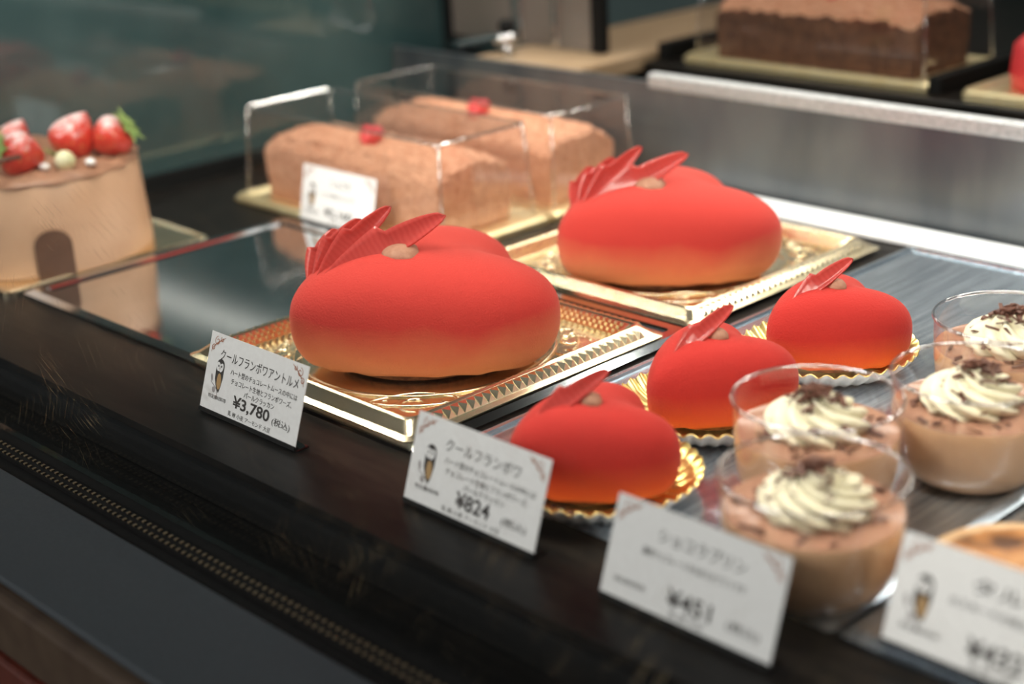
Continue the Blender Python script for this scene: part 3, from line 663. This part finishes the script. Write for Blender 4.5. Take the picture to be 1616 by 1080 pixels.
# ---------------------------------------------------------------- strawberries, chocolate cake on the left
def berry_mb(r, h):
    mb = MB(); prof = []
    for i in range(19):
        f = i/18; prof.append((max(0.0002, r*(math.sin(PI*f**0.72))**0.75*(1.0-0.10*f)), h*(0.5-f)))
    mb.lathe(prof[::-1], 28, 0, True, cap0=True, cap1=True); return mb
def strawberry(loc, label, r, h, rot, leaf=True):
    t = thing('strawberry', label, 'strawberry', loc, 0, 'sugar dusted strawberries'); t.rotation_euler = rot
    berry_mb(r, h).build('berry', M['strawberry'], t)
    if leaf:
        lb = MB()
        for k in range(8):
            a = 2*PI*k/8 + 0.2; L = r*random.uniform(0.8, 1.1); wv = r*0.22
            d = Vector((math.cos(a), math.sin(a), 0)); p = Vector((-d.y, d.x, 0)); z = h*0.5
            pts = [d*0.0005 + Vector((0, 0, z+.0012)), d*L*0.45+p*wv + Vector((0, 0, z+.0016)), d*L + Vector((0, 0, z+random.uniform(-.001, .004))), d*L*0.45-p*wv + Vector((0, 0, z+.0016))]
            lb.add(pts, [(0, 3, 2, 1)])
        lb.tube([(0, 0, h*0.5), (0.001, 0, h*0.5+0.006)], 0.0008, 6)
        solid(lb.build('calyx', M['leaf'], t), 0.0005)
    return t
CX, CY, CR, CH = -0.991, 0.488, 0.0735, 0.062
bt = thing('gold_cake_board', 'gold board under the strawberry chocolate cake', 'cake board', (CX-0.003, CY+0.010, 0.0002)); mb = MB()
mb.loft([rrect(0.078, 0.006, 0), rrect(0.078, 0.006, 0.003), rrect(0.076, 0.006, 0.004), rrect(0.074, 0.006, 0.0025)], 0, False, True, True); mb.build('board_plate', M['gold'], bt)
ck = thing('chocolate_strawberry_cake', 'round chocolate frosted cake topped with strawberries at the left edge', 'cake', (CX, CY, 0.0029))
mb = MB(); mb.lathe([(CR+0.001, 0), (CR+0.0012, 0.002), (CR-0.0005, CH*0.5), (CR-0.002, CH-0.003), (CR-0.004, CH)], 128, 0, True, cap0=True, cap1=True); mb.build('frosted_side', M['frosting'], ck)
mb = MB(); rings = []
for i in range(15):
    r = (CR-0.0012)*(1-i/15.5); ring = []
    for j in range(160):
        th = 2*PI*j/160; ring.append(((r+0.0012*math.sin(17*th+i))*math.cos(th), (r+0.0012*math.sin(17*th+i))*math.sin(th), CH + (0 if i == 0 else 0.003 + 0.0016*math.sin(11*th+1.7*i) + 0.0012*math.sin(5*th-2.3*i))))
    rings.append(ring)
mb.loft(rings, 0, True, cap1=True); mb.build('piped_top', M['frosting_dark'], ck)
mb = MB()  # thin dark brown arch shape against the cake side
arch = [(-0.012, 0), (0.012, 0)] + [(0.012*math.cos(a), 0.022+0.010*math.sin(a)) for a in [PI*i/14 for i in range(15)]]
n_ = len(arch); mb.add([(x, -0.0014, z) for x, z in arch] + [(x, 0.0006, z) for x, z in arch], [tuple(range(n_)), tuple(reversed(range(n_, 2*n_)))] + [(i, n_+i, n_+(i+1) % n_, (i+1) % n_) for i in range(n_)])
a_ = R(-22); pl = mb.build('dark_arch', M['arch_brown'], ck, ((CR+0.0012)*math.cos(a_), (CR+0.0012)*math.sin(a_), 0.0), (0, 0, a_+PI/2))
ZT = 0.0029+CH+0.0035
strawberry((-0.970, 0.512, ZT+0.014), 'tallest sugared strawberry standing in the middle of the cake top', 0.0165, 0.034, (2.6, 0.25, 0))
strawberry((-0.949, 0.527, ZT+0.011), 'sugared strawberry at the right end of the cake top', 0.0150, 0.029, (0.0, 1.0, 0.75))
strawberry((-0.957, 0.466, ZT+0.011), 'strawberry with green leaves facing forward, at the front of the cake', 0.0155, 0.031, (0.0, 1.2, -1.7))
strawberry((-1.010, 0.488, ZT+0.012), 'strawberry cut by the left photo edge, at the back of the cake', 0.0120, 0.026, (2.5, 0, 0), False)
t = thing('white_grape', 'pale green round fruit in front of the tallest strawberry', 'fruit', (-0.939, 0.486, ZT+0.0052)); mb = MB()
mb.lathe([(0.0068*math.sin(PI*i/16)+0.0001, -0.0068*math.cos(PI*i/16)) for i in range(17)], 28, cap0=True, cap1=True); mb.build('fruit_skin', M['grape'], t)
t = thing('chocolate_stick', 'dark chocolate stick leaning over the cake at the left edge', 'chocolate stick', (-0.939, 0.442, ZT+0.004)); mb = MB()
mb.tube([(-0.036, -0.040, 0.004), (0.004, 0.012, 0.011)], 0.0016, 8); mb.build('stick', M['flake'], t)
for k, (x, y, lab) in enumerate(((-0.945, 0.474, 'small white cream drop left of the pale green fruit'), (-0.931, 0.500, 'small white cream drop right of the pale green fruit'))):
    t = thing('cream_drop', lab, 'cream drop', (x, y, ZT), 0, 'cream drops'); dollop_mb(0.0042, 0.005).build('drop', M['paper_white'], t)

# ---------------------------------------------------------------- tart at the lower right
tt = thing('custard_tart', 'round caramelised custard tart at the right edge, behind the owl sign', 'tart', (-0.2375, 0.4775, 0.0026)); tt.scale = (0.82, 0.82, 0.82); mb = MB()
mb.lathe([(0.0005, 0), (0.043, 0), (0.049, 0.004), (0.051, 0.014), (0.0505, 0.021)], 96, 0); mb.build('crust', M['crust'], tt)
mb = MB(); mb.lathe([(0.0505, 0.021), (0.0495, 0.0235), (0.0465, 0.0245), (0.0435, 0.0235)], 96); mb.build('crust_edge', M['meringue'], tt)
mb = MB(); mb.lathe([(0.0436, 0.0234), (0.040, 0.0248), (0.025, 0.0262), (0.0005, 0.0266)], 96); mb.build('custard_top', M['custard'], tt)

# ---------------------------------------------------------------- rear counter, right edge: strawberry cake on gold board
bt = thing('gold_cake_board', 'gold board at the top right corner on the rear counter', 'cake board', (-0.490, 1.035, 0.0682)); mb = MB()
mb.loft([rrect(0.080, 0.005, 0, 6, 0.055), rrect(0.080, 0.005, 0.004, 6, 0.055), rrect(0.078, 0.005, 0.007, 6, 0.053), rrect(0.072, 0.005, 0.003, 6, 0.047)], 0, False, True, True); mb.build('board_plate', M['gold_board'], bt)
t = thing('red_glazed_cake', 'red cake on the gold board at the top right edge', 'cake', (-0.522, 1.040, 0.0714)); mb = MB()
mb.lathe([(0.0005, 0), (0.036, 0), (0.038, 0.01), (0.036, 0.03), (0.030, 0.036), (0.0005, 0.037)], 64); mb.build('cake_body', M['berry_red'], t)
